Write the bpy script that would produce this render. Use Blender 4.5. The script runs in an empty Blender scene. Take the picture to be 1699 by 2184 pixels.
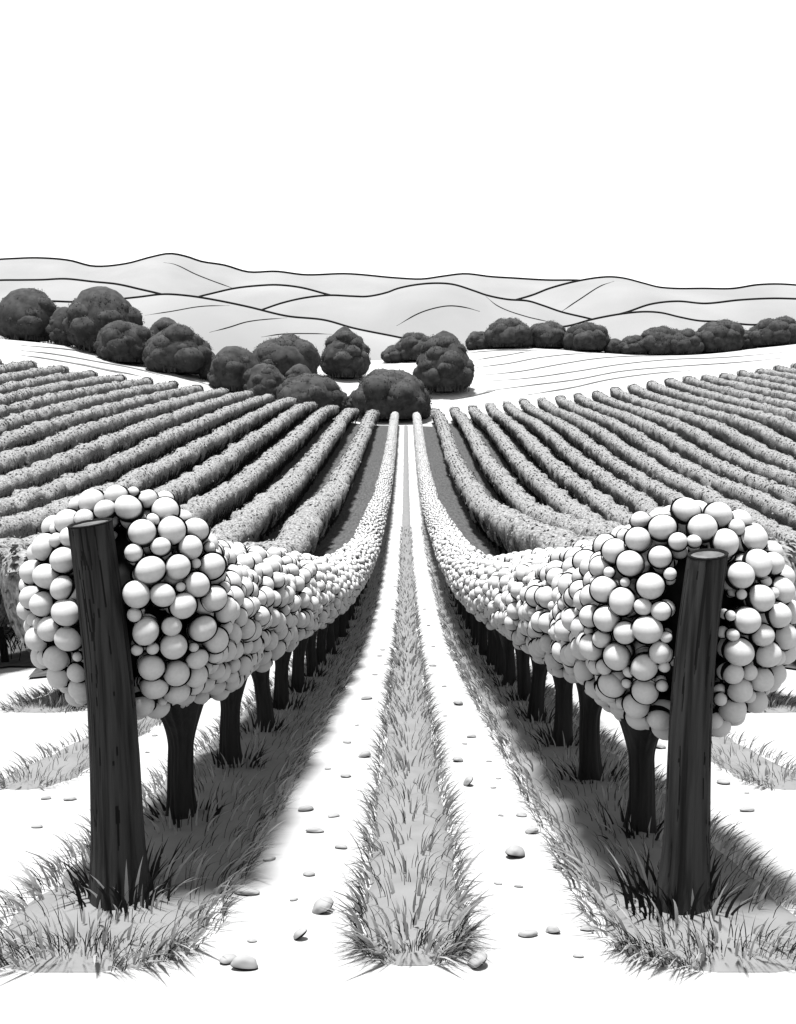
import bpy, bmesh, math, random
import numpy as np
from mathutils import Vector, Matrix

random.seed(7)
RNG = np.random.default_rng(11)
SC = bpy.context.scene
COL = SC.collection
R = math.radians

# ------------------------------------------------------------------ camera, sky, sun, exposure
F_PX, CX, CY, W_PX, H_PX = 1616.0, 866.0, 1092.0, 1699.0, 2184.0   # focal length and axis, for a 1699 px wide frame
PITCH, CAM_Z = R(7.0), 1.56
cam_data = bpy.data.cameras.new('camera')
cam_data.sensor_fit = 'HORIZONTAL'
cam_data.sensor_width = 36.0
cam_data.lens = 36.0 * F_PX / W_PX
cam_data.shift_x = -(CX - W_PX / 2) / W_PX
cam_data.clip_start = 0.05
cam_data.clip_end = 12000
cam = bpy.data.objects.new('camera', cam_data)
COL.objects.link(cam)
cam.location = (0, 0, CAM_Z)
cam.rotation_euler = (R(90) - PITCH, 0, 0)
SC.camera = cam

SUN_EL, SUN_AZ = R(84), R(-108)          # azimuth measured from +Y (away from camera) towards +X: the sun stands left, a little behind
world = bpy.data.worlds.new('World')
SC.world = world
world.use_nodes = True
wn = world.node_tree.nodes
wl = world.node_tree.links
bg = wn['Background']
sky = wn.new('ShaderNodeTexSky')
sky.sky_type = 'NISHITA'
sky.sun_disc = False
sky.sun_elevation = SUN_EL
sky.sun_rotation = SUN_AZ
sky.dust_density = 0.6
sky.air_density = 1.0
grey_sky = wn.new('ShaderNodeHueSaturation')
grey_sky.inputs['Saturation'].default_value = 0.0
wl.new(sky.outputs['Color'], grey_sky.inputs['Color'])
wl.new(grey_sky.outputs['Color'], bg.inputs['Color'])
bg.inputs['Strength'].default_value = 0.09
sun_data = bpy.data.lights.new('sun', 'SUN')
sun_data.energy = 5.0
sun_data.angle = R(8.0)
sun = bpy.data.objects.new('sun', sun_data)
COL.objects.link(sun)
sdir = Vector((math.sin(SUN_AZ) * math.cos(SUN_EL), math.cos(SUN_AZ) * math.cos(SUN_EL), math.sin(SUN_EL)))
sun.rotation_euler = sdir.to_track_quat('Z', 'Y').to_euler()
sun.location = (-30, -10, 60)
SC.view_settings.view_transform = 'Standard'
SC.view_settings.look = 'None'
SC.view_settings.exposure = 1.62
SC.view_settings.gamma = 1.0
SC.render.engine = 'CYCLES'
SC.cycles.max_bounces = 6

# ------------------------------------------------------------------ helpers
def tag(o, label=None, cat=None, group=None, kind=None):
    if label: o['label'] = label
    if cat: o['category'] = cat
    if group: o['group'] = group
    if kind: o['kind'] = kind
    return o

def empty(name, loc):
    o = bpy.data.objects.new(name, None)
    o.empty_display_size = 0.2
    o.location = loc
    COL.objects.link(o)
    return o

def link(name, mesh, parent=None, loc=None):
    o = bpy.data.objects.new(name, mesh)
    COL.objects.link(o)
    if parent: o.parent = parent
    if loc is not None: o.location = loc
    return o

class Geo:
    """Collects vertices and faces, then becomes ONE mesh."""
    def __init__(self): self.V, self.F, self.n = [], [], 0
    def add(self, V, F, mat=0):
        V = np.asarray(V, float); F = np.asarray(F, int)
        if len(V) == 0 or len(F) == 0: return
        self.V.append(V); self.F.append((F + self.n, mat)); self.n += len(V)
    def mesh(self, name, mats, smooth=True, off=(0, 0, 0)):
        V = np.concatenate(self.V) - np.asarray(off, float)
        me = bpy.data.meshes.new(name)
        me.vertices.add(len(V)); me.vertices.foreach_set('co', V.ravel())
        idx = np.concatenate([f.ravel() for f, m in self.F])
        tot = np.concatenate([np.full(len(f), f.shape[1]) for f, m in self.F])
        mi = np.concatenate([np.full(len(f), m) if np.isscalar(m) else np.asarray(m) for f, m in self.F])
        me.loops.add(len(idx)); me.loops.foreach_set('vertex_index', idx)
        me.polygons.add(len(tot))
        me.polygons.foreach_set('loop_start', np.concatenate([[0], np.cumsum(tot)[:-1]]))
        me.polygons.foreach_set('loop_total', tot)
        for m in mats: me.materials.append(m)
        me.polygons.foreach_set('material_index', mi)
        me.polygons.foreach_set('use_smooth', np.full(len(tot), smooth))
        me.update(calc_edges=True)
        return me
    def build(self, name, mats, parent=None, off=(0, 0, 0), smooth=True, loc=None):
        return link(name, self.mesh(name, mats if isinstance(mats, list) else [mats], smooth, off), parent, loc)

def ico(sub):
    bm = bmesh.new(); bmesh.ops.create_icosphere(bm, subdivisions=sub, radius=1)
    V = np.array([v.co[:] for v in bm.verts]); F = np.array([[v.index for v in f.verts] for f in bm.faces])
    bm.free(); return V, F
ICO = {k: ico(k) for k in (1, 2, 3, 4)}

def grid_faces(nu, nv, wrap_v=False):
    u = np.arange(nu - 1); v = np.arange(nv if wrap_v else nv - 1)
    U, Vv = np.meshgrid(u, v, indexing='ij'); V2 = (Vv + 1) % nv
    return np.stack([U * nv + Vv, (U + 1) * nv + Vv, (U + 1) * nv + V2, U * nv + V2], -1).reshape(-1, 4)

def tube(geo, P, rad, n=8, mat=0, cap=True):
    """Round tube along points P with radius rad (scalar or per point)."""
    P = np.asarray(P, float); m = len(P); rad = np.broadcast_to(np.asarray(rad, float), (m,))
    T = np.gradient(P, axis=0); T /= np.linalg.norm(T, axis=1)[:, None]
    ref = np.array([0, 0, 1.0]) if abs(T[:, 2]).mean() < 0.7 else np.array([1.0, 0, 0])
    A = np.cross(T, ref); A /= np.linalg.norm(A, axis=1)[:, None]; B = np.cross(A, T)
    a = np.linspace(0, 2 * np.pi, n, endpoint=False)
    V = P[:, None] + rad[:, None, None] * (np.cos(a)[None, :, None] * A[:, None] + np.sin(a)[None, :, None] * B[:, None])
    geo.add(V.reshape(-1, 3), grid_faces(m, n, True), mat)
    if cap:
        for e in (0, m - 1):
            geo.add(np.vstack([V[e], P[e]]), [[k, (k + 1) % n, n] for k in range(n)], mat)

def _hash(ix, iy, iz):
    h = (ix * 374761393 + iy * 668265263 + iz * 2147483647 * 3 + 1274126177) & 0xFFFFFFFF
    h = ((h ^ (h >> 13)) * 1274126177) & 0xFFFFFFFF
    h = ((h ^ (h >> 15)) * 2246822519) & 0xFFFFFFFF
    return ((h ^ (h >> 16)) & 0xFFFFFF) / float(0xFFFFFF)

def vnoise(P, s):
    """Smooth value noise in [-1, 1] at points P for feature size s."""
    Q = np.asarray(P, float) / s; I = np.floor(Q).astype(np.int64); f = Q - I; f = f * f * (3 - 2 * f)
    out = 0
    for dx in (0, 1):
        for dy in (0, 1):
            for dz in (0, 1):
                w = (f[..., 0] if dx else 1 - f[..., 0]) * (f[..., 1] if dy else 1 - f[..., 1]) * (f[..., 2] if dz else 1 - f[..., 2])
                out = out + w * _hash(I[..., 0] + dx, I[..., 1] + dy, I[..., 2] + dz)
    return out * 2 - 1

# ------------------------------------------------------------------ materials (all greys: the reference is monochrome ink)
def material(name, c1, c2=None, scale=8.0, rough=0.9, bump=0.0, bump_scale=None, stretch=(1, 1, 1), detail=4.0, ramp=(0.35, 0.65), spec=0.2):
    m = bpy.data.materials.new(name); m.use_nodes = True
    nt = m.node_tree; N = nt.nodes; L = nt.links
    p = N['Principled BSDF']; p.inputs['Roughness'].default_value = rough
    p.inputs['Specular IOR Level'].default_value = spec
    if c2 is None:
        p.inputs['Base Color'].default_value = (c1, c1, c1, 1)
    else:
        tc = N.new('ShaderNodeTexCoord'); mp = N.new('ShaderNodeMapping'); mp.inputs['Scale'].default_value = stretch
        nz = N.new('ShaderNodeTexNoise'); nz.inputs['Scale'].default_value = scale; nz.inputs['Detail'].default_value = detail
        cr = N.new('ShaderNodeValToRGB')
        cr.color_ramp.elements[0].position = ramp[0]; cr.color_ramp.elements[0].color = (c1, c1, c1, 1)
        cr.color_ramp.elements[1].position = ramp[1]; cr.color_ramp.elements[1].color = (c2, c2, c2, 1)
        L.new(tc.outputs['Object'], mp.inputs['Vector']); L.new(mp.outputs['Vector'], nz.inputs['Vector'])
        L.new(nz.outputs['Fac'], cr.inputs['Fac']); L.new(cr.outputs['Color'], p.inputs['Base Color'])
        if bump:
            b = N.new('ShaderNodeBump'); b.inputs['Strength'].default_value = bump; b.inputs['Distance'].default_value = 0.02
            src = nz
            if bump_scale:
                src = N.new('ShaderNodeTexNoise'); src.inputs['Scale'].default_value = bump_scale; src.inputs['Detail'].default_value = 5
                L.new(mp.outputs['Vector'], src.inputs['Vector'])
            L.new(src.outputs['Fac'], b.inputs['Height']); L.new(b.outputs['Normal'], p.inputs['Normal'])
    return m

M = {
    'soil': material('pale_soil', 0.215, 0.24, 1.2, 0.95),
    'meadow': material('pale_field', 0.215, 0.24, 0.05, 0.95),
    'hill': material('hill_grass', 0.122, 0.145, 0.012, 0.95),
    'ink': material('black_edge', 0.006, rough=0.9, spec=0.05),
    'furrow': material('furrow_earth', 0.075, 0.115, 0.6, 0.95),
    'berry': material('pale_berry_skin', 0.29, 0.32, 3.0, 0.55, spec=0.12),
    'core': material('dark_gap_core', 0.006, 0.014, 12, 0.95, spec=0.02),
    'bark': material('dark_bark', 0.002, 0.013, 9, 0.85, 0.5, 30, (1, 1, 0.09), spec=0.15),
    'post': material('dark_post_wood', 0.0015, 0.017, 26, 0.9, 0.6, 40, (1, 1, 0.035), ramp=(0.40, 0.60), spec=0.2),
    'post_end': material('cut_post_end', 0.04, 0.08, 22, 0.85),
    'hedge': material('vine_hedge_leaves', 0.026, 0.190, 14, 0.9, 0.6, 20, ramp=(0.27, 0.66), detail=6, spec=0.1),
    'strand': material('dark_stems_and_shade', 0.005, 0.016, 6, 0.9, spec=0.05),  # row trunks, plus the strokes that paint shade on the row sides
    'grass': material('grey_grass', 0.102, 0.118, 5, 0.95, spec=0.05),
    'lane': material('shaded_lane_grass', 0.030, 0.055, 3, 0.95, 0.4, 10, stretch=(3, 0.7, 1), spec=0.05),  # grass tone with the shade between rows mixed in
    'blade': material('grass_blade', 0.21, 0.27, 4, 0.9, spec=0.05),
    'dark_blade': material('dark_grass_blade', 0.006, 0.018, 4, 0.9, spec=0.05),
    'stone': material('pale_stone', 0.155, 0.18, 6, 0.8, spec=0.2),
    'crown': material('dark_tree_leaves', 0.019, 0.038, 0.9, 0.95, 0.4, 5.0, detail=6, spec=0.06),
    'plain': material('far_plain', 0.3, 0.34, 0.004, 0.95),
}

for key, amt in (('blade', 0.38), ('grass', 0.0)):
    nt = M[key].node_tree; p = nt.nodes['Principled BSDF']; src = p.inputs['Base Color'].links[0].from_socket
    if amt:
        tr = nt.nodes.new('ShaderNodeBsdfTranslucent'); mx = nt.nodes.new('ShaderNodeMixShader'); mx.inputs['Fac'].default_value = amt
        nt.links.new(src, tr.inputs['Color']); nt.links.new(p.outputs['BSDF'], mx.inputs[1]); nt.links.new(tr.outputs['BSDF'], mx.inputs[2])
        nt.links.new(mx.outputs['Shader'], nt.nodes['Material Output'].inputs['Surface'])

# ------------------------------------------------------------------ picture point -> place, and the terrain fitted through measured places
cp, sp = math.cos(PITCH), math.sin(PITCH)
def place(x, y, d):
    u = (x - CX) / F_PX; v = (CY - y) / F_PX
    return np.array([u * d, d * (cp + v * sp), CAM_Z + d * (v * cp - sp)])

pts = []
def plane_y(d): return 1215 + 1.57 * F_PX / d
for d in (-3, 1, 2, 4, 6, 8, 10, 12):
    for X in (-10, -6, -3, 0, 3, 6, 10):
        Z = CAM_Z - 0.1974 * d - 1.558
        pts.append((X, d * (cp - 0.0761 * sp) - (1.57 * sp), Z))
for d, y in ((17, 1338), (23, 1256), (28, 1205), (36, 1145), (46, 1088), (58, 1030), (70, 980), (84, 930), (95, 908), (108, 885), (122, 852), (145, 805), (180, 767)):
    pts.append(tuple(place(866, y, d)))
H_ROW = 1.9
ROW = 2.7
def rowx(k): return 1.35 + ROW * (k - 1)
left_end_y = {2: 877, 4: 864, 6: 850, 8: 833, 10: 822, 12: 806, 14: 792, 16: 768}
left_end_d = {1: 97, 2: 100, 3: 100, 4: 101, 5: 100, 6: 99.6, 7: 99, 8: 98, 9: 96.6, 10: 94.4, 11: 93, 12: 92, 13: 90.5, 14: 89, 15: 87.5, 16: 85.5, 17: 83, 18: 81}
for k, y in left_end_y.items():
    d = left_end_d[k]; p = place(CX - F_PX * rowx(k) / d, y, d); pts.append((p[0], p[1], p[2] - H_ROW))
right_end_y = {2: 871, 4: 863, 6: 854, 8: 846, 10: 837, 12: 825, 14: 810, 16: 802, 18: 794, 20: 785, 21: 779}
right_end_d = lambda k: {1: 97, 2: 104, 3: 106, 4: 108, 5: 110, 6: 112}.get(k, 113.5)
for k, y in right_end_y.items():
    d = right_end_d(k); p = place(CX + F_PX * rowx(k) / d, y, d); pts.append((p[0], p[1], p[2] - H_ROW))
for k, y in ((15, 793), (13, 833), (12, 858), (11, 881), (10, 916), (9, 958), (8, 1003), (7, 1053), (6, 1098), (5, 1151)):
    p = place(45, y, F_PX * rowx(k) / 821); pts.append((p[0], p[1], p[2] - H_ROW))
for k, y in ((20, 794), (18, 820), (16, 853), (14, 893), (12, 973), (11, 1003), (10, 1036), (9, 1073), (8, 1126), (7, 1171)):
    p = place(1668, y, F_PX * rowx(k) / 802); pts.append((p[0], p[1], p[2] - H_ROW))
for x, y, k, s in ((608, 1172, 2, -1), (713, 1046, 2, -1)):
    p = place(x, y, F_PX * rowx(k) / abs(x - CX)); pts.append((p[0], p[1], p[2] - 1.9 + 0.25))
for x, y, d in ((45, 727, 132), (160, 741, 128), (270, 776, 124), (380, 797, 120), (480, 831, 116), (600, 872, 112), (735, 806, 140),
                (100, 800, 190), (350, 820, 190), (560, 815, 190), (690, 775, 185),
                (1000, 747, 178), (1150, 741, 176), (1330, 755, 170), (1500, 755, 168), (1668, 736, 166), (1850, 725, 166),
                (1100, 795, 142), (1300, 795, 138), (1500, 780, 136), (950, 835, 124), (1668, 765, 130),
                (900, 800, 235), (1200, 800, 235), (1500, 800, 235), (1800, 790, 235), (500, 830, 245), (0, 810, 245), (-200, 720, 150), (-250, 760, 85), (1950, 770, 112)):
    pts.append(tuple(place(x, y, d)))
for X in (-14, -20, -30): pts.append((X, 4, 0.2 - 0.2 * 4)); pts.append((-X, 4, -0.8))
for X in (-30, 30): pts.append((X, 20, -3.6))
for X in (-60, 60): pts.append((X, 40, -1.5)); pts.append((X, 5, -0.5)); pts.append((X * 1.6, 40, 1.0)); pts.append((X * 1.8, 5, 1)); pts.append((X * 1.6, 90, 9))
pts = np.array(pts)
def tps_fit(P, lam):
    xy, z = P[:, :2] / 50.0, P[:, 2]; n = len(P)
    r2 = ((xy[:, None] - xy[None]) ** 2).sum(-1); K = 0.5 * r2 * np.log(r2 + 1e-12)
    A = np.zeros((n + 3, n + 3)); A[:n, :n] = K + lam * np.eye(n)
    A[:n, n] = 1; A[:n, n + 1:] = xy; A[n, :n] = 1; A[n + 1:, :n] = xy.T
    return xy, np.linalg.solve(A, np.concatenate([z, np.zeros(3)]))
_xy, _w = tps_fit(pts, 0.0015)
GX0, GY0, GS = -130.0, -8.0, 1.0
gx = np.arange(GX0, 131, GS); gy = np.arange(GY0, 281, GS)
GXX, GYY = np.meshgrid(gx, gy, indexing='ij')
def tps_eval(X, Y):
    q = np.stack([X, Y], -1) / 50.0; out = np.zeros(X.shape)
    for i in range(X.shape[0]):
        r2 = ((q[i][:, None] - _xy[None]) ** 2).sum(-1)
        out[i] = (0.5 * r2 * np.log(r2 + 1e-12)) @ _w[:-3] + _w[-3] + q[i] @ _w[-2:]
    return out
GZ = tps_eval(GXX, GYY)
def ground(X, Y):
    X = np.asarray(X, float); Y = np.asarray(Y, float)
    a = np.clip((X - GX0) / GS, 0, len(gx) - 1.001); b = np.clip((Y - GY0) / GS, 0, len(gy) - 1.001)
    i = a.astype(int); j = b.astype(int); fa = a - i; fb = b - j
    return (GZ[i, j] * (1 - fa) + GZ[i + 1, j] * fa) * (1 - fb) + (GZ[i, j + 1] * (1 - fa) + GZ[i + 1, j + 1] * fa) * fb
def hit(x, y, lo=1.5, hi=270.0, surf=None):
    """Where the sight line of picture point (x, y) first meets the terrain."""
    surf = surf or ground
    d = np.linspace(lo, hi, 6000); u = (x - CX) / F_PX; v = (CY - y) / F_PX
    X = u * d; Y = d * (cp + v * sp); Z = CAM_Z + d * (v * cp - sp)
    below = np.nonzero(Z <= surf(X, Y))[0]
    if len(below) == 0: return None
    k = below[0]; return np.array([X[k], Y[k], float(surf(X[k], Y[k]))]), d[k]
def y_of(X, d):                                      # ground depth coordinate Y for camera depth d
    Y = d
    for _ in range(4): Y = (d + (float(ground(X, Y)) - CAM_Z) * sp) / cp
    return Y

g = Geo()
V = np.stack([GXX, GYY, GZ], -1).reshape(-1, 3); g.add(V, grid_faces(len(gx), len(gy))[:, ::-1])
tag(g.build('ground', M['soil']), kind='structure')
g = Geo()
g.add([[-4000, -400, -45], [4000, -400, -45], [4000, 6000, -45], [-4000, 6000, -45]], [[0, 1, 2, 3]])
tag(g.build('plain', M['plain']), kind='structure')

# ------------------------------------------------------------------ far hills: real ridges, each with an added dark ink outline on its crest
c1 = lambda L: [(0.50226 * a, 506.7 + 0.50226 * b) for a, b in L]
c2 = lambda L: [(845.9 + 0.50226 * a, 506.7 + 0.50226 * b) for a, b in L]
def smooth_line(P, n):
    P = np.asarray(P, float); t = np.concatenate([[0], np.cumsum(np.hypot(*np.diff(P, axis=0).T))])
    m = np.zeros_like(P); dt = np.diff(t)[:, None]; s = np.diff(P, axis=0) / dt
    m[1:-1] = (s[:-1] + s[1:]) / 2; m[0] = s[0]; m[-1] = s[-1]
    q = np.linspace(0, t[-1], n); i = np.clip(np.searchsorted(t, q, side='right') - 1, 0, len(P) - 2)
    h = (t[i + 1] - t[i])[:, None]; f = ((q - t[i]) / h[:, 0])[:, None]
    return P[i] * (2 * f**3 - 3 * f**2 + 1) + P[i + 1] * (3 * f**2 - 2 * f**3) + m[i] * h * (f**3 - 2 * f**2 + f) + m[i + 1] * h * (f**3 - f**2)

def hill(crest, d, lines=(), w=2.5):
    C = smooth_line(crest, 160)
    P = np.array([place(x, y, d) for x, y in C])
    o = np.argsort(P[:, 0]); P = P[o]
    yc = P[:, 1].mean(); X = P[:, 0]; Zc = P[:, 2]
    depth = 0.30 * d; k = 1.2 / depth
    s = np.concatenate([np.linspace(-1, 0, 22), np.linspace(0, 1, 12)[1:]]) * depth
    lump = lambda x, q: 0.010 * d * vnoise(np.stack([x, q * 1.0, 0 * x], -1), 0.16 * d) * np.clip(np.abs(q) / (0.30 * depth), 0, 1) ** 1.5
    prof = lambda q: -(0.34 * np.abs(q) + k * 0.35 * q * q)
    V = np.stack([np.repeat(X[:, None], len(s), 1), np.repeat((yc + s)[None], len(X), 0), Zc[:, None] + prof(s)[None]], -1)
    V[..., 2] += lump(V[..., 0], V[..., 1] - yc)
    g = Geo(); g.add(V.reshape(-1, 3), grid_faces(len(X), len(s))[:, ::-1], 0)
    r = w / F_PX * d
    tube(g, np.stack([X, np.full_like(X, yc - 0.4 * r), Zc + 0.35 * r], -1), r, 7, 1)
    surf = lambda x, y: np.where(np.abs(y - yc) < depth, np.interp(x, X, Zc) + prof(y - yc) + lump(np.asarray(x, float), y - yc), -1e3)
    for L in lines:
        Q = [hit(x, y, d * 0.6, d * 1.05, surf) for x, y in smooth_line(L, 40)]
        Q = np.array([q[0] for q in Q if q is not None])
        if len(Q) > 4:
            rr = 0.62 * r * np.clip(np.minimum(np.arange(len(Q)), np.arange(len(Q))[::-1]) / 8.0, 0.25, 1)
            tube(g, Q, rr, 6, 1)
    tag(g.build('hill', [M['hill'], M['ink']]), kind='structure')

hill([(-160, 575), (-60, 560), (40, 553), (85, 552), (150, 557), (200, 569), (270, 564), (330, 549), (365, 543), (400, 549), (430, 559), (480, 567), (530, 581), (590, 580), (650, 587), (740, 585), (850, 594), (901, 596), (946, 590), (992, 585), (1047, 591), (1097, 594), (1167, 598), (1243, 599), (1400, 618), (1700, 640), (1850, 655)], 900,
     [c1([(695, 105), (740, 113), (830, 155), (900, 183), (1010, 222)])])
hill(c2([(200, 360), (400, 295), (500, 268), (580, 245), (650, 218), (790, 183), (900, 170), (960, 175), (1050, 197), (1110, 212), (1180, 218), (1300, 218), (1430, 218), (1530, 203), (1632, 200), (1800, 215), (2000, 240)]), 720,
     [c2([(700, 315), (780, 262), (870, 205), (925, 185)])])
hill(c1([(-200, 200), (0, 184), (95, 183), (180, 182), (280, 178), (400, 190), (500, 200), (600, 222), (690, 243), (850, 290), (1000, 340)]), 740)
hill(c1([(600, 330), (760, 280), (850, 252), (900, 240), (1000, 218), (1100, 207), (1180, 204), (1280, 215), (1390, 243), (1500, 270), (1700, 330)]), 640)
hill(c2([(700, 420), (880, 345), (980, 318), (1080, 285), (1190, 273), (1310, 282), (1450, 268), (1550, 262), (1630, 261), (1800, 270), (2000, 300)]), 580)
hill(c1([(800, 430), (1000, 345), (1115, 308), (1200, 280), (1300, 258), (1400, 248), (1500, 252), (1560, 253), (1650, 235), (1684, 222)]) + c2([(80, 205), (170, 198), (240, 203), (330, 230), (380, 247), (470, 265), (560, 272), (620, 290), (700, 317), (830, 348), (1000, 400), (1200, 470)]), 500,
     [c2([(0, 375), (100, 320), (170, 298), (230, 290), (300, 298), (355, 313)]), c2([(380, 249), (430, 290), (550, 335), (670, 362)])])
hill(c1([(-200, 300), (0, 285), (205, 273), (330, 276), (500, 265), (600, 255), (700, 244), (800, 250), (900, 265), (1050, 295), (1220, 335), (1380, 352), (1500, 385), (1684, 422)]) + c2([(70, 437), (200, 480), (400, 540)]), 400,
     [c1([(615, 330), (720, 315), (850, 293), (975, 288)]), c1([(890, 402), (970, 382), (1050, 358), (1220, 340)]), c1([(1110, 422), (1200, 410), (1320, 408), (1410, 410)])])
hill(c2([(300, 480), (550, 415), (680, 385), (740, 375), (830, 350), (960, 326), (1050, 318), (1120, 322), (1200, 340), (1280, 355), (1380, 360), (1500, 372), (1630, 370), (1800, 385), (2000, 410)]), 430)

# ------------------------------------------------------------------ furrow lines on the two pale fields
g = Geo()
right_furrows = [[(300, 490), (450, 480), (600, 480)], [(340, 520), (470, 500), (570, 482)], [(340, 552), (480, 535), (600, 512), (760, 495), (830, 493)],
                 [(360, 585), (520, 570), (690, 540), (850, 515), (1000, 505), (1200, 505)], [(390, 610), (560, 598), (760, 570), (950, 540), (1150, 520), (1400, 510), (1640, 488)],
                 [(380, 652), (560, 630), (760, 605), (950, 570), (1200, 548), (1440, 532), (1640, 512)], [(560, 668), (740, 640), (900, 605), (1080, 580), (1250, 565)],
                 [(230, 690), (330, 672), (420, 650)]]
left_furrows = [[(90, 480), (250, 500), (420, 530), (560, 555), (700, 590)], [(90, 500), (220, 520), (360, 545), (520, 580)], [(90, 458), (300, 478), (480, 505), (640, 545), (800, 600)],
                [(480, 520), (640, 555), (760, 590), (900, 630)], [(300, 530), (440, 560), (600, 590)]]
for L, c in [(l, c2) for l in right_furrows] + [(l, c1) for l in left_furrows]:
    Q = [hit(x, y, 60) for x, y in smooth_line(c(L), 60)]
    Q = np.array([q[0] for q in Q if q is not None])
    if len(Q) > 6:
        seg = np.linalg.norm(np.diff(Q, axis=0), axis=1); ok = np.all(seg < 12)
        if ok: tube(g, Q + np.array([0, 0, 0.03]), 0.19 * np.clip(np.minimum(np.arange(len(Q)), np.arange(len(Q))[::-1]) / 10.0, 0.3, 1), 6, 0)
tag(g.build('furrow', M['furrow']), kind='structure')

# ------------------------------------------------------------------ grass
def add_blades(geo, P, lean, length, width, mat, nseg=4):
    """Curved tapered blades: P roots (n,3), lean (n,2) horizontal lean vectors, length, width (n)."""
    n = len(P)
    if n == 0: return
    t = np.linspace(0, 1, nseg + 1)
    L = np.linalg.norm(lean, axis=1) + 1e-6; D = lean / L[:, None]
    hor = (t[None] ** 1.7) * np.minimum(L, 0.95)[:, None] * length[:, None]
    up = length[:, None] * (t[None] * np.sqrt(np.maximum(1 - np.minimum(L, 0.95) ** 2, 0.08))[:, None] + 0.30 * t[None] * (1 - t[None]) * L[:, None])
    C = np.stack([P[:, 0:1] + hor * D[:, 0:1], P[:, 1:2] + hor * D[:, 1:2], P[:, 2:3] + up], -1)
    a = RNG.uniform(-0.6, 0.6, n); side = np.stack([np.cos(a), np.sin(a), 0 * a], -1)
    wv = (0.55 + 0.9 * t * (1 - t) * 2) * (1 - t ** 2.2) * 0.5
    Lf = C - side[:, None] * (wv[None] * width[:, None])[..., None]
    Rt = C + side[:, None] * (wv[None] * width[:, None])[..., None]
    V = np.stack([Lf, Rt], 2).reshape(-1, 3)
    base = (np.arange(n) * (nseg + 1) * 2)[:, None]
    k = np.arange(nseg)[None] * 2
    F = np.stack([base + k, base + k + 1, base + k + 3, base + k + 2], -1).reshape(-1, 4)
    geo.add(V, F, mat)

def grass_strip(label, xc, hw, d0, d1, n_near, seed, ink=0.42, blen=(0.09, 0.19), hump=0.055, far_to=97):
    """A low mound of grass with a ragged edge and blades that fan outwards."""
    rg = np.random.default_rng(seed)
    y0, y1 = y_of(xc, d0), y_of(xc, far_to)
    ys = np.concatenate([np.arange(y0, min(14, y1), 0.04), np.arange(14, y1, 0.4)]) if y1 > 14 else np.arange(y0, y1, 0.04)
    nv = 13; u = np.linspace(-1, 1, nv)
    g = Geo()
    e = lambda s: 0.93 + 0.10 * vnoise(np.stack([ys, 0 * ys + s * 7.3, 0 * ys], -1), 0.16) + 0.07 * vnoise(np.stack([ys, 0 * ys + s * 3.1, 0 * ys + 5], -1), 0.5)
    el, er = e(-1 + seed), e(2 + seed)
    fac = lambda y: 0.30 + 0.70 * np.sqrt(1 - (1 - np.clip((y - y0) / 0.34, 0, 1)) ** 2)
    startr = np.clip((ys - y0) / 0.34, 0.0, 1) ** 0.5
    X = xc + hw * np.where(u[None] < 0, u[None] * el[:, None], u[None] * er[:, None]) * fac(ys)[:, None]
    Y = np.repeat(ys[:, None], nv, 1)
    Z = ground(X, Y) - 0.004 * (1 - startr[:, None]) ** 4 + hump * startr[:, None] * (1 - np.abs(u[None]) ** 2.2) * (1 + 0.5 * vnoise(np.stack([X, Y, 0 * X], -1), 0.22)) - 0.012 * (np.abs(u[None]) > 0.95) + 0.006
    g.add(np.stack([X, Y, Z], -1).reshape(-1, 3), grid_faces(len(ys), nv)[:, ::-1], 0)
    # blades
    n = n_near; dd = d0 * (d1 / d0) ** rg.uniform(0, 1, n) ** 1.0
    endb = rg.random(n) < 0.085; dd[endb] = d0 + rg.uniform(0.0, 0.20, endb.sum())
    uu = rg.uniform(-1.0, 1.0, n); edge = rg.random(n) < 0.50
    uu[edge] = np.sign(uu[edge]) * rg.uniform(0.80, 1.05, edge.sum())
    yy = np.array([y_of(xc, q) for q in np.geomspace(d0, d1, 40)]); yy = np.interp(dd, np.geomspace(d0, d1, 40), yy)
    xx = xc + hw * uu * fac(yy)
    zz = ground(xx, yy) + hump * np.clip(1 - np.abs(uu) ** 2.2, 0, 1) * 0.9
    lean = np.stack([np.sign(uu) * np.abs(uu) ** 0.6 * rg.uniform(0.55, 1.0, n) + rg.normal(0, 0.14, n), rg.normal(-0.10, 0.22, n)], -1)
    lean[endb, 1] -= rg.uniform(0.1, 0.7, endb.sum())
    ln = rg.uniform(blen[0], blen[1], n) * (0.75 + 0.5 * np.abs(uu)); wd = rg.uniform(0.007, 0.014, n) * np.clip(dd / 6, 1, 2.2)
    inkm = rg.random(n) < np.where(np.abs(uu) < 0.75, 0.75, 0.58); inkm |= endb & (rg.random(n) < 0.5)
    P = np.stack([xx, yy, zz], -1)
    add_blades(g, P[~inkm], lean[~inkm], ln[~inkm], wd[~inkm] * 1.5, 1)
    add_blades(g, P[inkm], lean[inkm], ln[inkm] * 0.95, wd[inkm] * 0.42, 2)
    o = g.build('grass', [M['grass'], M['blade'], M['dark_blade']])
    return tag(o, label, 'grass', kind='stuff')

grass_strip('grey grass growing down the middle of the pale path', 0.03, 0.25, 3.0, 40, 3200, 3)
grass_strip('grey grass growing under the left row of vines beside the path', -1.33, 0.50, 2.95, 40, 4600, 5)
grass_strip('grey grass growing under the right row of vines beside the path', 1.33, 0.50, 2.95, 40, 4600, 9)
grass_strip('patch of grey grass in the outer lane behind the left post', -2.75, 0.27, 5.4, 13, 900, 14, far_to=14)
grass_strip('patch of grey grass in the outer lane behind the right post', 2.75, 0.27, 5.4, 13, 900, 17, far_to=14)

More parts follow.
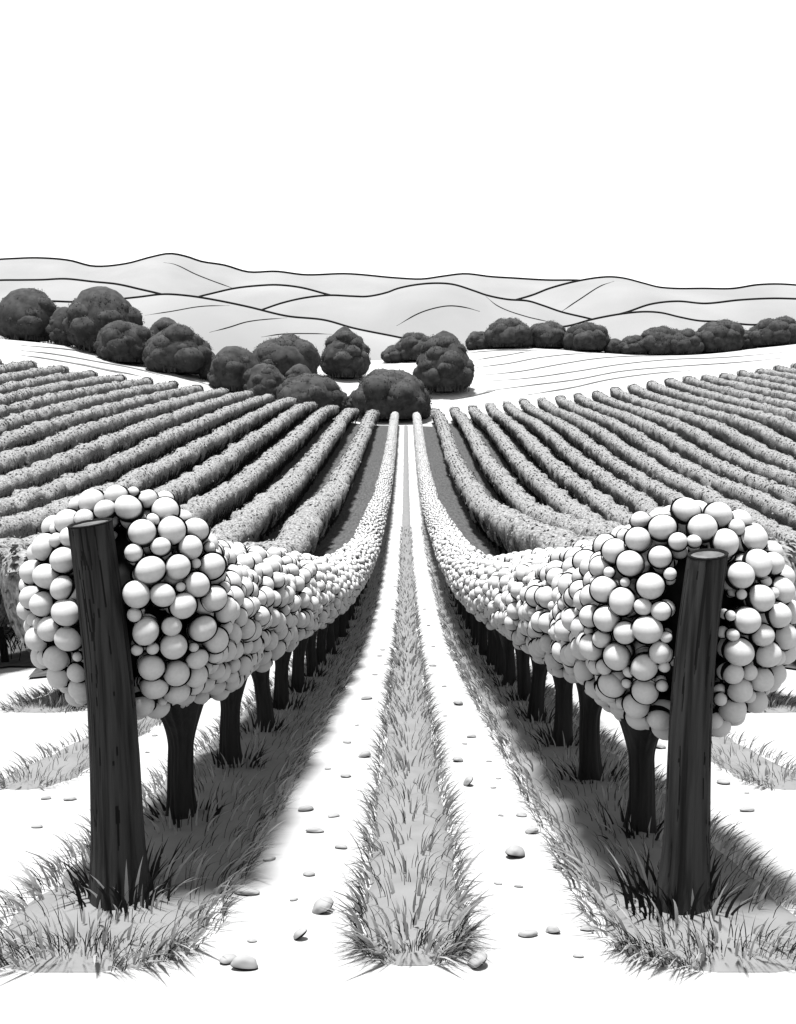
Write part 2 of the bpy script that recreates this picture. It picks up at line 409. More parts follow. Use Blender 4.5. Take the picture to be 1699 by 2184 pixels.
grass_strip('grey grass at the near end of the second vine row on the left', -4.05, 0.50, 8.3, 16, 1500, 21, far_to=20)
grass_strip('grey grass at the near end of the second vine row on the right', 4.05, 0.50, 8.3, 16, 1500, 23, far_to=20)

# the grassy floor of the lanes between the further rows, one sheet with the rows' shade painted into its colour
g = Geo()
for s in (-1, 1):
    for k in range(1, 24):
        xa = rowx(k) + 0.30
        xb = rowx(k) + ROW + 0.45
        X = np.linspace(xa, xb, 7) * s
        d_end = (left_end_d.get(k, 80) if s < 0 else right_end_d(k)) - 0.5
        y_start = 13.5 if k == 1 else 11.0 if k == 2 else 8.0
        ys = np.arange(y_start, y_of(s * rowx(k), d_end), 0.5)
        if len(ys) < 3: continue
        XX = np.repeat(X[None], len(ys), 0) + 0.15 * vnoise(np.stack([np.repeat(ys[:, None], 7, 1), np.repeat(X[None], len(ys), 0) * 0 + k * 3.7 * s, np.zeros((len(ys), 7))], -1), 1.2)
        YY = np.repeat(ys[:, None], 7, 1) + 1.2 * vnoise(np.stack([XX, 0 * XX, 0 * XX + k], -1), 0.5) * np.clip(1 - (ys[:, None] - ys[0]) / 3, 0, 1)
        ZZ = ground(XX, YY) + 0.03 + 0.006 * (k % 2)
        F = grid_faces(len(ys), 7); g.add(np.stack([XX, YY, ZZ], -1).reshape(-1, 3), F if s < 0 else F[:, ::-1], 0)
tag(g.build('grass', M['lane']), 'short grass darkened by painted row shade covering the lanes between the further vine rows', 'grass', kind='stuff')

# ------------------------------------------------------------------ posts
def post(label, X, d, top, r_base, r_top, lean):
    Y = y_of(X, d); Z = float(ground(X, Y))
    root = empty('wooden_post', (X, Y, Z)); tag(root, label, 'post', 'wooden posts at the row ends')
    n = 150; hs = np.linspace(-0.06, top, 90); a = np.linspace(0, 2 * np.pi, n, endpoint=False)
    t = np.clip(hs / top, 0, 1)
    rr = r_top + (r_base - r_top) * (1 - t) ** 1.5 + 0.035 * np.exp(-np.maximum(hs, 0) / 0.14)
    A, T = np.meshgrid(a, hs)
    P3 = np.stack([np.cos(A) * 3 + X, np.sin(A) * 3, T * 0.35], -1)
    P4 = np.stack([np.cos(A) * 3 + X * 5, np.sin(A) * 3, T * 0.55], -1)
    crack = np.abs(vnoise(P4, 0.75) + 0.35 * vnoise(P4 * np.array([1, 1, 3.0]), 0.5))
    deep = np.exp(-(crack / 0.055) ** 2)
    groove = 1 + 0.035 * vnoise(P3, 0.42) - 0.055 * deep
    RR = rr[:, None] * groove
    bend = lean * t ** 1.0 + 0.018 * np.sin(t * 5 + X)
    V = np.stack([bend[:, None] + RR * np.cos(A), RR * np.sin(A), T], -1)
    V[-1, :, 2] += 0.012 * np.sin(a + 1)
    FF = grid_faces(len(hs), n, True)[:, ::-1]
    g = Geo(); g.add(V.reshape(-1, 3), FF, (deep.ravel()[FF].mean(1) > 0.45).astype(int))
    g.build('shaft', [M['post'], M['ink']], root)
    # cut end: a rim and a slightly dished lighter face
    g = Geo(); rim = V[-1]; c = rim.mean(0)
    rings = [c + (rim - c) * f + np.array([0, 0, dz]) for f, dz in ((1.0, 0.0), (1.03, 0.006), (0.90, 0.008), (0.86, -0.003))]
    g.add(np.concatenate(rings), grid_faces(4, n, True), 1)
    rings = [c + (rim - c) * f + np.array([0, 0, dz]) for f, dz in ((0.865, -0.002), (0.5, -0.004), (0.15, -0.003))]
    VV = np.concatenate(rings + [[c + (0, 0, -0.003)]]); F = grid_faces(3, n, True)
    g.add(VV, F, 0); g.add(np.vstack([rings[2], c + (0, 0, -0.003)]), [[k, (k + 1) % n, n] for k in range(n)], 0)
    g.build('cut_end', [M['post_end'], M['ink']], root)
    return np.array([X, Y, Z, lean, top])
POST_L = post('thick dark wooden post at the near end of the left vine row', -1.312, 3.54, 1.80, 0.122, 0.092, -0.062)
POST_R = post('slimmer dark wooden post at the near end of the right vine row', 1.238, 3.45, 1.66, 0.104, 0.080, 0.058)

# ------------------------------------------------------------------ berries: a pale ball sitting in a dark cup
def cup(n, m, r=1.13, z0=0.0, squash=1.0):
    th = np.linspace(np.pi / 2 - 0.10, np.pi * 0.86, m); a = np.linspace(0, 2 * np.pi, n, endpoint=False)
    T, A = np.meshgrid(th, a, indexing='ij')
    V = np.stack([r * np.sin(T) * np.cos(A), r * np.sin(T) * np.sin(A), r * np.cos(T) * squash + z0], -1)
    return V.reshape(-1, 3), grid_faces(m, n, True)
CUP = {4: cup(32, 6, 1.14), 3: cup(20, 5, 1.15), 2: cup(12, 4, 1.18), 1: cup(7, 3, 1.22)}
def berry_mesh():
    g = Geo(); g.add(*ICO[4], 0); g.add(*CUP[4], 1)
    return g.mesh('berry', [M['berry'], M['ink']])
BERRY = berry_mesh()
def basis(N, roll):
    N = N / np.linalg.norm(N, axis=1)[:, None]
    ref = np.where(np.abs(N[:, 2:3]) > 0.9, np.array([[1.0, 0, 0]]), np.array([[0, 0, 1.0]]))
    A = np.cross(ref, N); A /= np.linalg.norm(A, axis=1)[:, None]; B = np.cross(N, A)
    c, s = np.cos(roll)[:, None], np.sin(roll)[:, None]
    return np.stack([A * c + B * s, -A * s + B * c, N], -1)        # columns
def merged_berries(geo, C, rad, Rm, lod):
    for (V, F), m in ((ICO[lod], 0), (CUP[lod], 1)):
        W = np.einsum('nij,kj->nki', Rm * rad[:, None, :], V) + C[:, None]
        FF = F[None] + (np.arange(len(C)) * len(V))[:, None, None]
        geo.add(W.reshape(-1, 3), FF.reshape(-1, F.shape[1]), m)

def scatter(L, circ, rmin, rmax, rg, wrap_t, tries=5000, pack=0.95):
    """Poisson-like berries on a tube of length L and girth circ, bigger ones first."""
    T, Q, Rr = np.zeros(1200), np.zeros(1200), np.zeros(1200); n = 0
    cand_r = np.sort(np.concatenate([rg.uniform(rmin, rmax, tries - 1200), rg.uniform(0.022, rmin, 1200)]))[::-1]
    ct = rg.uniform(0, L, tries); cq = rg.uniform(0, circ, tries)
    for i in range(tries):
        if n:
            dt = np.abs(T[:n] - ct[i]); dq = np.abs(Q[:n] - cq[i]); dq = np.minimum(dq, circ - dq)
            if wrap_t: dt = np.minimum(dt, L - dt)
            if np.any(dt * dt + dq * dq < ((Rr[:n] + cand_r[i]) * pack) ** 2): continue
        T[n], Q[n], Rr[n] = ct[i], cq[i], cand_r[i]; n += 1
        if n >= 1200: break
    return T[:n], Q[:n], Rr[:n]

SPACE = 1.2
TILES = []
for q in range(5): TILES.append(scatter(SPACE, 2.75, 0.044, 0.070, np.random.default_rng(40 + q), True))

# trunks: gnarled, flaring into the crown
def trunk_mesh(seed, h=0.98):
    rg = np.random.default_rng(seed); n = 60; hs = np.linspace(-0.08, h, 40); a = np.linspace(0, 2 * np.pi, n, endpoint=False)
    A, T = np.meshgrid(a, hs); t = np.clip(T / h, 0, 1)
    r = 0.070 + 0.045 * np.exp(-np.maximum(T, 0) / 0.12)
    fl = np.clip((t - 0.52) / 0.48, 0, 1) ** 1.6
    P3 = np.stack([np.cos(A) * 3 + seed * 5, np.sin(A) * 3, T * 0.7], -1)
    groove = 1 + 0.10 * vnoise(P3, 0.8) + 0.07 * vnoise(P3, 0.3) - 0.10 * np.exp(-(vnoise(P3 + 4, 0.9) / 0.10) ** 2)
    cx = 0.022 * np.sin(t * 4 + seed) * (1 - fl); cy = 0.03 * np.sin(t * 3 + seed * 2)
    V = np.stack([cx + (r + 0.14 * fl) * groove * np.cos(A), cy + (r + 0.30 * fl) * groove * np.sin(A), T], -1)
    g = Geo(); g.add(V.reshape(-1, 3), grid_faces(len(hs), n, True)[:, ::-1], 0)
    return g.mesh('trunk', [M['bark']])
TRUNKS = [trunk_mesh(s) for s in range(5)]

def frame_at(X, Y):
    s = (float(ground(X, Y + 0.6)) - float(ground(X, Y - 0.6))) / 1.2
    return s

AX, AZ, HC = 0.42, 0.43, 1.28            # half width, half height and centre height of a vine's crown
ORD = ['first', 'second', 'third', 'fourth', 'fifth', 'sixth', 'seventh', 'eighth', 'ninth', 'tenth', 'eleventh', 'twelfth', 'thirteenth', 'fourteenth']
CAM = np.array([0, 0, CAM_Z])
def build_row(side, d_first, spacing, d_last, post_p):
    s = -1 if side == 'left' else 1
    X0 = 1.345 * s
    rg = np.random.default_rng(100 + s)
    Y = y_of(X0, d_first); i = 0; y_end = y_of(X0, d_last)
    while Y < y_end:
        base = np.array([X0 + rg.normal(0, 0.015), Y, 0]); base[2] = float(ground(base[0], Y))
        root = empty('grapevine', base)
        slope = frame_at(X0, Y)
        front = i == 0
        ta, tb = -spacing / 2, spacing / 2
        if front: ta = (post_p[1] + 0.34) - Y
        # ---- berries
        if front:
            L = tb - ta
            T, Q, Rr = scatter(L, 2.95, 0.036, 0.060, rg, False, 7000)
        else:
            T, Q, Rr = TILES[rg.integers(len(TILES))]; L = spacing
            T = T * spacing / SPACE; Q = Q + rg.uniform(0, 2.75)
        circ = 2.95 if front else 2.75
        phi = Q / circ * 2 * np.pi
        t = ta + T
        grow = np.where(t < ta + 0.8, 1.0 - np.clip((t - ta) / 0.8, 0, 1), 0) if front else 0 * t
        bul = 1 + 0.07 * np.cos(t / spacing * 2 * np.pi) + 0.05 * vnoise(np.stack([t + i * 9, phi, 0 * t], -1), 0.5)
        up = 0.16 if s < 0 else 0.08
        ax, az = AX * bul * (1 + 0.10 * grow), AZ * bul * (1 + 0.26 * grow)
        hc = HC + up * grow
        N = np.stack([np.cos(phi) / ax, np.zeros_like(phi), np.sin(phi) / az], -1); N /= np.linalg.norm(N, axis=1)[:, None]
        jit = rg.uniform(-0.022, 0.022, len(phi))
        C = np.stack([ax * np.cos(phi), t, hc + az * np.sin(phi) + slope * t], -1) + N * jit[:, None]
        if front:                                               # rounded near end of the row, either side of the post
            m = 7000; pick = []
            cr = np.sort(np.concatenate([rg.uniform(0.036, 0.060, m - 2000), rg.uniform(0.022, 0.036, 2000)]))[::-1]
            th = np.arccos(rg.uniform(0, 1, m)); ph = rg.uniform(0, 2 * np.pi, m)
            n3 = np.stack([np.sin(th) * np.cos(ph), -np.cos(th), np.sin(th) * np.sin(ph)], -1)
            E = np.stack([n3[:, 0] * AX * 1.12, n3[:, 1] * 0.34, n3[:, 2] * AZ * 1.26], -1) + np.array([0, ta, HC + up + slope * ta])
            ok_c, ok_r, ok_n = list(C), list(Rr), list(N)
            for j in range(m):
                p = E[j]
                dx = abs(p[0] + base[0] - post_p[0] - post_p[3] * np.clip((p[2] + base[2] - post_p[2]) / post_p[4], 0, 1)); dy = p[1] + Y - post_p[1]
                if dx < 0.10 + cr[j] and dy < 0.10 + cr[j] and p[2] + base[2] < post_p[2] + post_p[4] + 0.02: continue
                if p[1] + Y < post_p[1] - 0.10: continue
                dd = np.linalg.norm(np.array(ok_c) - p, axis=1)
                if np.any(dd < (np.array(ok_r) + cr[j]) * 0.95): continue
                ok_c.append(p); ok_r.append(cr[j]); ok_n.append(n3[j])
            C, Rr, N = np.array(ok_c), np.array(ok_r), np.array(ok_n)
        n_out = len(C)
        if i < 9:                                               # a second, deeper layer fills the gaps
            mid = np.stack([0 * C[:, 0], np.clip(C[:, 1], ta, None), hc.mean() + slope * C[:, 1]], -1)
            C2 = mid + (C - mid) * np.array([0.90, 1, 0.90]) + np.array([0, 0.04, 0]) + rg.normal(0, 0.012, C.shape)
            C3 = mid + (C2 - mid) * np.array([0.98, 1, 0.98]) + np.stack([0.05 * N[:, 2], np.full(len(C), 0.05), -0.05 * N[:, 0]], -1)
            if front:                                           # keep the post itself clear
                C3 = np.where((np.abs(C3[:, 0:1] + base[0] - post_p[0] - 0.5 * post_p[3]) < 0.17) & (C3[:, 1:2] + Y < post_p[1] + 0.17), C2, C3)
            C = np.vstack([C, C2, C3]); Rr = np.concatenate([Rr, Rr * 0.95, Rr * 0.9]); N = np.vstack([N, N, N])
        sag = np.clip(-(N[:, 2]), 0, 1)
        axis = N + np.array([0, -0.85, 0.0]) + np.array([0, 0, 0.15]) + rg.normal(0, 0.16, N.shape)
        Rm = basis(axis, rg.uniform(0, 6.28, len(C)))
        rad = Rr[:, None] * np.stack([rg.uniform(0.95, 1.05, len(C)), rg.uniform(0.95, 1.12, len(C)), rg.uniform(0.94, 1.06, len(C))], -1)
        d_here = Y
        lod = 3 if d_here < 10 else 2 if d_here < 24 else 1
        # ---- near-black filler core, paints shade into the gaps between berries
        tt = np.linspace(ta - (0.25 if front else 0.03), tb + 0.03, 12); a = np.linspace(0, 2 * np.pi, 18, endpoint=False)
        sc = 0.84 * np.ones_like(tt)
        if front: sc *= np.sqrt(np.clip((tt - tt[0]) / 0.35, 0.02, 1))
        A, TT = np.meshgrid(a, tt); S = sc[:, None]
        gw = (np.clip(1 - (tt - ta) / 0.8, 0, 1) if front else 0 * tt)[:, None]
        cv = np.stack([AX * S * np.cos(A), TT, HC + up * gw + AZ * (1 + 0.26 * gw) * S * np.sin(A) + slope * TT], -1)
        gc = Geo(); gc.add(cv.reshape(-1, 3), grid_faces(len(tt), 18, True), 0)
        gc.build('gap_shade_core', M['core'], root)
        # ---- trunk
        link('trunk', TRUNKS[int(rg.integers(5))], root, (0, 0, 0))
        # ---- berries as parts
        if i < 8:
            Wp = C + base; to = CAM - Wp; dist = np.linalg.norm(to, axis=1)
            face = np.einsum('ij,ij->i', N, to / dist[:, None])
            score = Rr / dist * np.clip(face + 0.35, 0.02, 0.9)
            score[n_out:] = 0; order = np.argsort(-score); top = order[:100]; rest = order[100:]
            for j in top:
                b = bpy.data.objects.new('berry', BERRY)
                b.matrix_local = Matrix.Translation(C[j]) @ Matrix(Rm[j].tolist()).to_4x4() @ Matrix.Diagonal((*rad[j], 1))
                b.parent = root; COL.objects.link(b)
        else: rest = np.arange(len(C))
        if len(rest):
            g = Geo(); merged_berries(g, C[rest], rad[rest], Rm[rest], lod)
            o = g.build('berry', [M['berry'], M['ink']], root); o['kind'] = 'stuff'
        if i == 0: lab = f'grapevine with large pale round berries, right behind the {"thick left" if s < 0 else "slim right"} wooden post'
        elif i < 14: lab = f'pale round-berried grapevine, {ORD[i]} trunk behind the post in the {side} row'
        else: lab = f'small distant pale grapevine far up the row on the {side} edge of the path'
        tag(root, lab, 'grapevine', f'grapevines along the {side} edge of the path')
        # ---- dark tuft at the foot
        if i < 16:
            nb = 46 if i < 6 else 26
            tuft(base, nb, rg, f'dark grass tuft at the foot of the {ORD[i]} grapevine trunk, {side} of path' if i < 14 else f'dark grass tuft at a distant trunk foot on the {side} of the path',
                 0.17 if i < 4 else 0.14)
        Y += spacing * rg.uniform(0.94, 1.06) * (1 - 0.0); i += 1

def tuft(base, nb, rg, label, reach, L=(0.12, 0.25), light=0.30):
    a = rg.uniform(0, 2 * np.pi, nb); rr = rg.uniform(0.09, reach, nb)
    P = np.stack([base[0] + rr * np.cos(a) * 1.25, base[1] + rr * np.sin(a), 0 * a], -1); P[:, 2] = ground(P[:, 0], P[:, 1]) + 0.02
    lean = np.stack([np.cos(a), np.sin(a) * 0.6], -1) * rg.uniform(0.25, 0.85, nb)[:, None] + rg.normal(0, 0.12, (nb, 2))
    ln = rg.uniform(*L, nb); wd = rg.uniform(0.012, 0.022, nb)
    lt = (rg.random(nb) < light)
    g = Geo(); add_blades(g, P[~lt], lean[~lt], ln[~lt], wd[~lt], 0); add_blades(g, P[lt], lean[lt], ln[lt], wd[lt], 1)
    o = g.build('grass_tuft', [M['dark_blade'], M['blade']], None, base, loc=base)
    tag(o, label, 'grass tuft', 'dark grass tufts at the trunks')

build_row('left', 4.62, 1.22, 97, POST_L)
build_row('right', 4.36, 1.05, 97, POST_R)
tuft(POST_L[:3], 80, np.random.default_rng(1), 'dark grass tuft round the foot of the thick left post', 0.20, (0.15, 0.30))
tuft(POST_R[:3], 80, np.random.default_rng(2), 'dark grass tuft round the foot of the slim right post', 0.19, (0.15, 0.30))

# ------------------------------------------------------------------ the further vine rows, clipped like hedges
def stem_mesh(seed):
    rg = np.random.default_rng(seed); g = Geo()
    z = np.linspace(-0.05, 0.8, 6)
    tube(g, np.stack([0.02 * np.sin(z * 5 + seed), 0.03 * np.sin(z * 4 + seed * 2), z], -1), 0.055 + 0.03 * np.abs(z - 0.35), 7, 0)
    return g.mesh('trunk', [M['strand']])
STEMS = [stem_mesh(s) for s in range(3)]
def vine_row(s, k):
    X = s * rowx(k)
    d_end = left_end_d.get(k, 79) if s < 0 else right_end_d(k)
    y0 = 8.1 if k == 2 else max(1.62 * rowx(k) - 4.0, 5.0)
    y1 = y_of(X, d_end)
    # station spacing grows with distance
    ys = [y0]
    while ys[-1] < y1: ys.append(ys[-1] + float(np.clip(ys[-1] * 0.0045, 0.06, 0.30)))
    ys = np.array(ys); n = 22
    a = np.linspace(0, 2 * np.pi, n, endpoint=False)
    A, Yg = np.meshgrid(a, ys)
    zg = ground(np.full_like(ys, X), ys)
    low = 0.50 if k <= 7 else 0.30
    top = H_ROW - 0.08; hc = (top + low) / 2; az = (top - low) / 2; ax = 0.58
    # super-ellipse section, vine-sized swells, leaf-sized roughness
    ca, sa = np.cos(A), np.sin(A)
    ex = np.sign(ca) * np.abs(ca) ** 0.8; ez = np.sign(sa) * np.abs(sa) ** 0.85
    P = np.stack([np.full_like(Yg, X) + ex * ax, Yg, hc + ez * az], -1)
    sw = 1 + 0.26 * np.abs(np.sin(Yg * np.pi / 1.2 + k + 0.8 * vnoise(np.stack([Yg, 0 * Yg, 0 * Yg + k], -1), 3.0))) * np.clip(sa + 0.2, 0, 1) - 0.06 + 0.05 * vnoise(P + k, 1.1)
    rough = 0.15 * vnoise(P + 3 * k, 0.62) + 0.06 * vnoise(P + 7 * k, 0.30) + 0.045 * vnoise(P + 5 * k, 0.15)
    endr = np.sqrt(np.clip((ys[-1] - ys) / 0.55, 0.02, 1)) * np.sqrt(np.clip((ys - ys[0]) / 0.5, 0.05, 1))
    Sx = (ax * (1 + 0.22 * sa) * sw + rough) * endr[:, None]; Sz = (az * sw + rough) * (0.35 + 0.65 * endr)[:, None]
    V = np.stack([X + ex * Sx + 0.10 * vnoise(np.stack([Yg, 0 * Yg + k * 2.3, 0 * Yg + s], -1), 3.0), Yg, zg[:, None] + hc + ez * Sz], -1)
    mid = float(ground(X, (y0 + y1) / 2)); base = (X, (y0 + y1) / 2, mid)
    root = empty('vine_row', base)
    g = Geo(); g.add(V.reshape(-1, 3), grid_faces(len(ys), n, True), 0)
    # loose leaves standing off the surface so that the outline is ragged
    nl = int(np.clip(5000 / (1 + 0.12 * k), 1500, 5000))
    yl = y0 + (y1 - y0) * RNG.uniform(0, 1, nl) ** 1.5; il = np.searchsorted(ys, yl).clip(1, len(ys) - 2); jl = RNG.integers(0, n, nl)
    jl = np.where(RNG.random(nl) < 0.6, RNG.integers(3, 9, nl), jl)
    Cn = V[il, jl] + RNG.normal(0, 0.02, (nl, 3)); sz = RNG.uniform(0.035, 0.07, nl) * np.clip(yl / 30, 1, 1.8)
    nr = np.stack([ex[0][jl], RNG.normal(0, 0.25, nl), ez[0][jl]], -1) + RNG.normal(0, 0.22, (nl, 3)); Rm = basis(nr, RNG.uniform(0, 6.28, nl))
    q = np.array([[-1, 0, 0], [0, -0.7, 0.25], [1, 0, 0], [0, 0.7, 0.25]])
    Wv = np.einsum('nij,kj->nki', Rm * sz[:, None, None], q) + Cn[:, None] + nr[:, None] * 0.02
    g.add(Wv.reshape(-1, 3), np.arange(nl * 4).reshape(-1, 4), 0)
    # dark hatch strokes put on the lower sides as painted shade
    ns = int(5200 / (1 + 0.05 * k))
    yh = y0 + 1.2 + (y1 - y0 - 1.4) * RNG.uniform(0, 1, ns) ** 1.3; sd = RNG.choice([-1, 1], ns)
    zt = RNG.uniform(0.0, 0.76, ns) ** 1.1 * (top - low) + low                      # upper end of each stroke, mostly low on the side
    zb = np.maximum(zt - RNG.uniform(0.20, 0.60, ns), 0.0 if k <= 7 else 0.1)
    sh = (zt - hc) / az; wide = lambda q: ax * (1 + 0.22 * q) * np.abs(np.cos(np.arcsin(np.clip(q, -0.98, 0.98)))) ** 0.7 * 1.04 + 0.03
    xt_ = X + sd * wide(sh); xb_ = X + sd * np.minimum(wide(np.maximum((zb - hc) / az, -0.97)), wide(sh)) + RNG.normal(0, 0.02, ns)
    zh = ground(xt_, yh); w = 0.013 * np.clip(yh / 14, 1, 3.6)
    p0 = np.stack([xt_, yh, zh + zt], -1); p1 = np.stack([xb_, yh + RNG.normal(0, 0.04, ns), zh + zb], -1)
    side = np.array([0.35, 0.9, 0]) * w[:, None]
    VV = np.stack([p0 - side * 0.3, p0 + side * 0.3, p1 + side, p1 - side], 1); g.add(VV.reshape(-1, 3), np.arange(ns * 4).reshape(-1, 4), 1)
    # added dark ink outline round the far end of the row
    e = V[-6]; c = e.mean(0); arc = e[(A[0] > 0.0) & (A[0] < np.pi)]
    if len(arc) > 4: tube(g, c + (arc - c) * 1.06 + np.array([0, 0.1, 0.0]), 0.07, 6, 1)
    g.build('foliage', [M['hedge'], M['strand']], root, base)
    if k <= 6:
        yt = y0 + 0.5; c = 0
        while yt < min(y1, 75) and c < 60:
            xt = X + float(RNG.normal(0, 0.04))
            link('trunk', STEMS[c % 3], root, (xt - base[0], yt - base[1], float(ground(xt, yt)) - base[2])); yt += 1.2; c += 1
    side = 'left' if s < 0 else 'right'
    NUM = {2: 'second', 3: 'third', 4: 'fourth', 5: 'fifth', 6: 'sixth', 7: 'seventh', 8: 'eighth', 9: 'ninth', 10: 'tenth', 11: 'eleventh', 12: 'twelfth', 13: 'thirteenth', 14: 'fourteenth', 15: 'fifteenth', 16: 'sixteenth', 17: 'seventeenth', 18: 'eighteenth', 19: 'nineteenth', 20: 'twentieth', 21: 'twenty-first', 22: 'twenty-second'}
    last = 17 if s < 0 else 22
    extra = ''
    tag(root, f'clipped vine row, {NUM[k]} out from the path on the {side} slope{extra}', 'vine row', f'clipped vine rows on the {side} slope')
for k in range(2, 18): vine_row(-1, k)
for k in range(2, 23): vine_row(1, k)

# ------------------------------------------------------------------ trees
def tree(label, xl, xr, yt, yb, d, name='round_tree', cone=0.0, nl=1.0, seed=0):
    rg = np.random.default_rng(900 + seed)
    u = ((xl + xr) / 2 - CX) / F_PX; X = u * d; Y = y_of(X, d) if d < 250 else d
    base = np.array([X, Y, float(ground(X, Y))])
    w = (xr - xl) * (1.0 if cone > 0.3 else 1.12) / F_PX * d
    zt = place((xl + xr) / 2, yt, d)[2]; h = max(zt - base[2], 0.8 * w * 0.5)
    root = empty(name, base); tag(root, label, 'tree', 'dark rounded trees beyond the vineyard')
    g = Geo()
    z = np.linspace(-0.2, 0.45 * h, 6); tube(g, np.stack([0.02 * w * np.sin(z), 0 * z, z], -1), 0.055 * w * (1.3 - z / h), 8, 0)
    for q in range(4):
        aa = q * 1.6 + rg.uniform(0, 1); zz = np.linspace(0.25 * h, 0.6 * h, 4); f = (zz - zz[0]) / (zz[-1] - zz[0])
        tube(g, np.stack([np.cos(aa) * f * 0.28 * w, np.sin(aa) * f * 0.28 * w, zz], -1), 0.03 * w * (1.2 - f), 6, 0)
    g.build('trunk', M['bark'], root)
    # crown: one leafy body down to the ground, scalloped with clumps, loose leaves over it
    g = Geo(); V0, F0 = ICO[4]
    rx, zc = w / 2, h * 0.38
    def prof(cz):                                   # half width at relative height, full at the waist, tucked in at the foot
        return np.where(cz < 0, 1 - 0.22 * cz * cz, 1.0)
    S = np.array([rx, rx, 1.0]); body = 0.95
    V = V0.copy(); zz = V[:, 2]
    V[:, :2] *= ((1 - cone * 0.55 * np.clip(zz, 0, 1)) * np.where(zz < 0, np.sqrt(np.clip(1 - np.abs(zz) ** 3.5, 1e-4, 1) / np.clip(1 - zz * zz, 1e-4, 1)), 1))[:, None]
    bz = np.where(zz > 0, (h - zc) * 0.96, zc)
    W = V * np.stack([0 * zz + rx * body, 0 * zz + rx * body, bz], -1)
    nrm = V0
    bmp = 0.06 * vnoise(W + seed * 31, 0.30 * w) + 0.05 * np.abs(vnoise(W + seed * 17, 0.15 * w)) + 0.025 * vnoise(W + seed * 5, 0.06 * w)
    W = W * (1 + bmp)[:, None] + np.array([0, 0, zc]); g.add(W, F0, 0)
    lobes = []
    Vl, Fl = ICO[3]; nlobe = int(24 * nl)
    for q in range(nlobe):
        z_ = 1 - 1.86 * (q + 0.5) / nlobe; ang = q * 2.399963 + rg.uniform(-0.3, 0.3)
        rr = math.sqrt(max(0.0, 1 - abs(z_) ** (2.0 if z_ > 0 else 3.5))) * (1 - cone * 0.55 * max(z_, 0))
        k_ = rg.uniform(0.60, 0.72); r = rg.uniform(0.30, 0.43) * w * 0.5
        c = np.array([rr * math.cos(ang) * rx * k_, rr * math.sin(ang) * rx * k_, z_ * ((h - zc) if z_ > 0 else zc) * k_ + zc])
        lobes.append((c, r))
        P = Vl * r * np.array([1.15, 1.15, 0.95]) ; b_ = 1 + 0.10 * vnoise(P + c + seed * 7, 0.08 * w) + 0.06 * vnoise(P + c + seed * 3, 0.035 * w)
        P = P * b_[:, None] + c; P[:, 2] = np.maximum(P[:, 2], -0.05); g.add(P, Fl, 0)
    n = 4200; li = rg.integers(0, len(lobes), n); dv = rg.normal(size=(n, 3)); dv /= np.linalg.norm(dv, axis=1)[:, None]
    lc = np.array([lobes[i][0] for i in li]); lr = np.array([lobes[i][1] for i in li])
    out = lc - np.array([0, 0, zc]); flip = (dv * out).sum(1) < 0; dv[flip] *= -1
    Pn = lc + dv * (lr * rg.uniform(0.98, 1.12, n))[:, None] * np.array([1.15, 1.15, 0.95]); Pn[:, 2] = np.maximum(Pn[:, 2], 0.03)
    Rm = basis(dv + rg.normal(0, 0.35, (n, 3)), rg.uniform(0, 6.28, n)); sz = rg.uniform(0.007, 0.015, n) * w
    q4 = np.array([[-1, 0, 0], [0, -0.7, 0.2], [1, 0, 0], [0, 0.7, 0.2]])
    g.add((np.einsum('nij,kj->nki', Rm * sz[:, None, None], q4) + Pn[:, None]).reshape(-1, 3), np.arange(n * 4).reshape(-1, 4), 0)
    ns = 160; an = rg.uniform(0, 6.283, ns); rs = rx * rg.uniform(0.62, 0.92, ns); ws = w * 0.012; hs_ = h * rg.uniform(0.06, 0.16, ns)
    b0 = np.stack([rs * np.cos(an), rs * np.sin(an), np.full(ns, -0.05)], -1); tg = np.stack([-np.sin(an), np.cos(an), 0 * an], -1) * ws
    tp = b0 * np.array([1.06, 1.06, 1]) + np.stack([rg.normal(0, ws, ns), rg.normal(0, ws, ns), hs_], -1)
    g.add(np.stack([b0 - tg, b0 + tg, tp], 1).reshape(-1, 3), np.arange(ns * 3).reshape(-1, 3), 0)
    g.build('crown', M['crown'], root)
    # ragged grass skirt under the two lone trees
    return base, w
